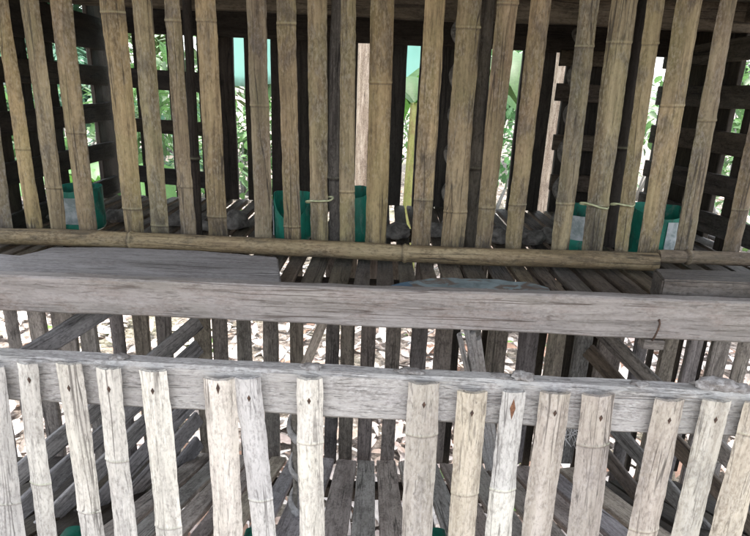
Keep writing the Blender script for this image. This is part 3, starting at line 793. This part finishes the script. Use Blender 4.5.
for i in range(15000):
    y = 1.0 + 9*rnd.random()**1.7; x = rnd.uniform(-1, 1)*(1.0+y*.85)
    a = rnd.uniform(0, 2*math.pi); d = Vector((math.cos(a), math.sin(a), rnd.uniform(-.2, .5))).normalized()
    u = Vector((rnd.gauss(0, .35), rnd.gauss(0, .35), 1)).normalized()
    L = rnd.uniform(.05, .14)*rnd.choice((.7, 1, 1.1)); c = rnd.choice(dryc)
    if rnd.random() < .03: c = (.14, .24, .06)
    k = rnd.uniform(.75, 1.15); c = tuple(q*k for q in c)
    LV.append((Vector((x, y, .012+rnd.random()*.03)), d, u, L, L*rnd.uniform(.25, .5), rnd.uniform(-.1, .5), c))
tag(leaf_batch(LV, M['dry'], 'leaf_litter'), 'dry tan leaf litter covering the ground behind the pen', 'leaf litter', None, 'stuff')
# twigs on the ground as part of the litter: a few separate ones
for i in range(14):
    y = rnd.uniform(2.1, 4.2); x = rnd.uniform(-.9, .9)*y*.7; a = rnd.uniform(0, math.pi)
    L = rnd.uniform(.3, .8); d = Vector((math.cos(a), math.sin(a), 0))
    pts = [Vector((x, y, .04))+d*(L*k/8)+Vector((.012*n1(k*.8, i), .012*n1(k*.8, i+30), .01*n1(k*.7, i+60))) for k in range(9)]
    p = pts[0].copy(); pts = [q-p for q in pts]
    tag(link('fallen_twig', sweep_mesh(pts, [.006-.0004*k for k in range(9)], 6), M['vine'], None, Matrix.Translation(p)), 'thin grey fallen twig lying on the leaf litter behind the pen', 'twig', 'twigs on the leaf litter')

M['bark'] = grain_mat('bark', [(.2, .155, .13), (.38, .32, .29), (.55, .49, .46)], (.1, .065, .05), .6, (.25, .22, .15), .2, (.6, .56, .53), .5, spread=5)
M['banana_stem'] = grain_mat('banana_stem', [(.2, .22, .08), (.32, .36, .13), (.45, .45, .22)], (.2, .11, .06), .6, (.2, .3, .08), .4, (.5, .45, .35), .3, spread=5)
def trunk(u, vb, Y, r, label, h, lean_=0.0, crown=True, seed=1):
    p = W(u, vb, Y); p.x -= lean_*p.z; p.z = 0
    t = thing('tree', p, label, 'tree')
    pts = [p+Vector((lean_*h*k/12+.03*n1(k*.5, seed), .05*n1(k*.4, seed+2), h*k/12)) for k in range(13)]
    rs = [r*(1.25 if k == 0 else 1.0-.03*k)*(1+.06*n1(k, seed)) for k in range(13)]
    link('trunk', sweep_mesh(pts, rs, 14), M['bark'], t)
    if crown:
        L2 = []; rr = random.Random(seed); top = pts[-1]
        cl = [(top+Vector((rr.gauss(0, .8), rr.gauss(0, .8), rr.gauss(.2, .5))), rr.uniform(.35, .7)) for _ in range(14)]
        for cpos, cr2 in cl:
            for _ in range(110):
                v = Vector((rr.gauss(0, 1), rr.gauss(0, 1), rr.gauss(0, 1))).normalized()
                q = cpos+v*cr2*rr.random()**.4
                d = (v+Vector((rr.gauss(0, .6), rr.gauss(0, .6), -.3))).normalized()
                k = rr.uniform(.6, 1.4)
                L2.append((q-p, d, Vector((rr.gauss(0, .3), rr.gauss(0, .3), 1)), rr.uniform(.1, .2), rr.uniform(.04, .08), .2, (.055*k, .11*k, .03*k)))
        leaf_batch(L2, M['leaf'], 'crown', t, Matrix.Translation(p))
        for q, (cpos, cr2) in enumerate(cl[:6]):
            a = pts[9+q % 3]; link('branch', sweep_mesh([a+(cpos-a)*k/5+Vector((0, 0, .08*math.sin(k))) for k in range(6)], [r*.4*(1-.14*k) for k in range(6)], 7), M['bark'], t)
trunk(363, 235, 4.0, .095, 'pale barked tree trunk standing right behind the pen near the centre', 3.6, .0, True, 3)
pq = W(563, 50, 4.0)-W(540, 215, 4.0)
trunk(540, 215, 4.0, .075, 'pinkish bare leaning trunk behind the pen right of centre', 3.4, pq.x/pq.z, True, 5)
trunk(742, 200, 4.3, .06, 'pale thin trunk seen through the right lattice', 3.5, .05, True, 8)

def banana(u, vb, Y, h, n_, label, seed, lean_=0, angs=None):
    p = W(u, vb, Y); p.z = 0; rr = random.Random(seed)
    t = thing('banana_plant', p, label, 'banana plant')
    pts = [p+Vector((lean_*h*k/8, 0, h*k/8)) for k in range(9)]
    link('stem', sweep_mesh(pts, [.055*(1.2-.07*k) for k in range(9)], 12), M['banana_stem'], t)
    for i in range(n_):
        a = R(angs[i]) if angs else 2*math.pi*i/n_+rr.uniform(-.4, .4); L = rr.uniform(.9, 1.5); wd = rr.uniform(.2, .32)
        d = Vector((math.cos(a), math.sin(a), 0)); s = d.cross(Vector((0, 0, 1))); vs, fs = [], []; c = []
        nn = 14
        for k in range(nn+1):
            f = k/nn; pos = pts[-1]-p + d*(L*f*.8) + Vector((0, 0, L*(.75*f-.95*f*f)))
            ww = wd*.5*math.sin(math.pi*min(1, .06+f*.94))**.6
            for sg in (-1, -.5, 0, .5, 1): vs.append(pos+s*(sg*ww)+Vector((0, 0, -.25*abs(sg)*ww+.02*n1(k*1.3+sg, i+seed))))
        for k in range(nn):
            for j in range(4): fs.append((k*5+j, k*5+j+1, k*5+j+6, k*5+j+5))
        me = bpy.data.meshes.new('m'); me.from_pydata(vs, [], fs); me.shade_smooth()
        ca = me.attributes.new('col', 'FLOAT_COLOR', 'FACE'); kk = rr.uniform(.8, 1.3)
        for x in ca.data: x.color = (.055*kk, .15*kk, .025*kk, 1)
        link('leaf', me, M['leaf'], t, Matrix.Translation(p))
banana(408, 235, 4.1, 1.30, 5, 'banana plant with a green yellow stem behind the pen near the centre', 2, 0, (20, 55, 95, 150, 335))
banana(98, 175, 4.2, .6, 7, 'low banana plant with bright leaves seen through the left lattice', 4)
banana(492, 150, 5.0, 1.5, 7, 'banana plant standing farther off right of centre', 6)

def shrub(u, Y, r, h, label, seed, col=(.10, .2, .07), n_=1100, ls=.11):
    p = W(u, 100, Y); p.z = 0; rr = random.Random(seed)
    t = thing('shrub', p, label, 'shrub'); L2 = []
    cl = [(Vector((rr.gauss(0, r*.5), rr.gauss(0, r*.4), h*rr.uniform(.2, 1))), r*rr.uniform(.25, .5)) for _ in range(12)]
    for _ in range(n_):
        c0, c1 = rr.choice(cl); v = Vector((rr.gauss(0, 1), rr.gauss(0, 1), rr.gauss(0, 1))).normalized()
        q = c0+v*c1*rr.random()**.4
        if q.z < .05: q.z = .05+rr.random()*.1
        d = (v+Vector((rr.gauss(0, .6), rr.gauss(0, .6), -.2))).normalized(); k = rr.uniform(.55, 1.6)
        L2.append((q, d, Vector((rr.gauss(0, .4), rr.gauss(0, .4), 1)), ls*rr.uniform(.7, 1.5), ls*rr.uniform(.35, .6), .2, tuple(x*k for x in col)))
    leaf_batch(L2, M['leaf'], 'foliage', t, Matrix.Translation(p))
    for c0, c1 in cl[:7]:
        b = Vector((c0.x*.15, c0.y*.15, 0)); link('stem', sweep_mesh([p+b+(c0-b)*k/5+Vector((.03*n1(k, seed), 0, .05*math.sin(k*.6))) for k in range(6)], [.018*(1-.13*k) for k in range(6)], 6), M['vine'], t)
for a in ((20, 5.2, .9, 1.5, 'leafy green shrub beyond the far left lattice', 11), (70, 6.5, 1.1, 2.0, 'tall bluish green shrub beyond the left lattice', 12, (.10, .22, .14)), (150, 5.6, 1.0, 1.7, 'leafy shrub seen left of the first wide bright gap', 13),
          (240, 7.2, .7, 1.0, 'low green shrub below the turquoise sheet', 14), (330, 8.5, 1.3, 2.2, 'shrub hidden mostly behind the centre boards', 15), (500, 6.8, 1.0, 1.9, 'fine leaved green shrub right of centre', 16, (.09, .22, .08)),
          (650, 8.2, 1.1, 1.6, 'pale green shrub seen through the tall gap at right', 17, (.15, .22, .13)), (760, 6.0, 1.1, 1.9, 'green shrub beyond the right lattice', 18), (-60, 7.5, 1.4, 2.4, 'large shrub at the left end of the bushes', 19), (430, 9.5, 1.2, 2.6, 'far tall shrub behind the banana plant', 20)):
    shrub(*a)
for a in ((-30, 11, 2.0, 4.2, 'far dense green tree mass at the left behind the shrubs', 31), (60, 10.5, 1.7, 4.6, 'far dense tree behind the tall bluish green shrub', 32, (.10, .20, .12)), (160, 12, 1.9, 4.4, 'far tree with yellowish leaves behind the left of centre boards', 33, (.15, .22, .08)),
          (300, 13, 2.0, 4.5, 'far tree behind the turquoise sheet', 34), (500, 12.5, 1.8, 4.4, 'far green tree right of centre beyond the banana plants', 35), (790, 11, 1.7, 4.2, 'far tree beyond the right lattice', 36)):
    shrub(*a, **({} if len(a) > 6 else {'col': (.10, .2, .09)}), n_=2600, ls=.24)
# hanging turquoise sheet
m_, nt_, b_ = newmat('sheet'); n = N(nt_); v = nt_.nodes.new('ShaderNodeTexCoord').outputs['Object']
n.l(n.ramp(n.noise(v, 2, 3, .5), [(.3, (.33, .56, .51)), (.7, (.42, .64, .58))]), b_.inputs['Base Color']); b_.inputs['Roughness'].default_value = .5
YT = 6.2; a = W(212, 84, YT); b2 = W(428, 96, YT)
bm = bmesh.new(); rows = []
for i in range(41):
    f = i/40; rows.append([])
    for k in range(13):
        g = k/12; x = a.x+(b2.x-a.x)*f; z = a.z-.1*g*0 + (.0+1.3*g) + .06*n1(f*7, 3)*(1-g)
        rows[-1].append(bm.verts.new((x, YT+.05*n1(f*9, 1+g*.4)+.03*math.sin(f*40), z)))
for p, q in zip(rows[:-1], rows[1:]):
    for k in range(12): bm.faces.new((p[k], q[k], q[k+1], p[k+1]))
bmesh.ops.solidify(bm, geom=bm.faces[:], thickness=.004)
me = bpy.data.meshes.new('m'); bm.to_mesh(me); bm.free(); me.shade_smooth()
ts = thing('tarpaulin', (0, YT, a.z+1.3), 'pale turquoise sheet hung between poles well behind the pen', 'tarpaulin')
link('sheet', me, m_, ts)
for px in (a.x, b2.x):
    link('pole', pole_mesh(a.z+1.36, .03, .025, 2), M['vine'], ts, frame(Vector((px, YT+.04, 0)), Vector((px, YT+.04, a.z+1.36))))
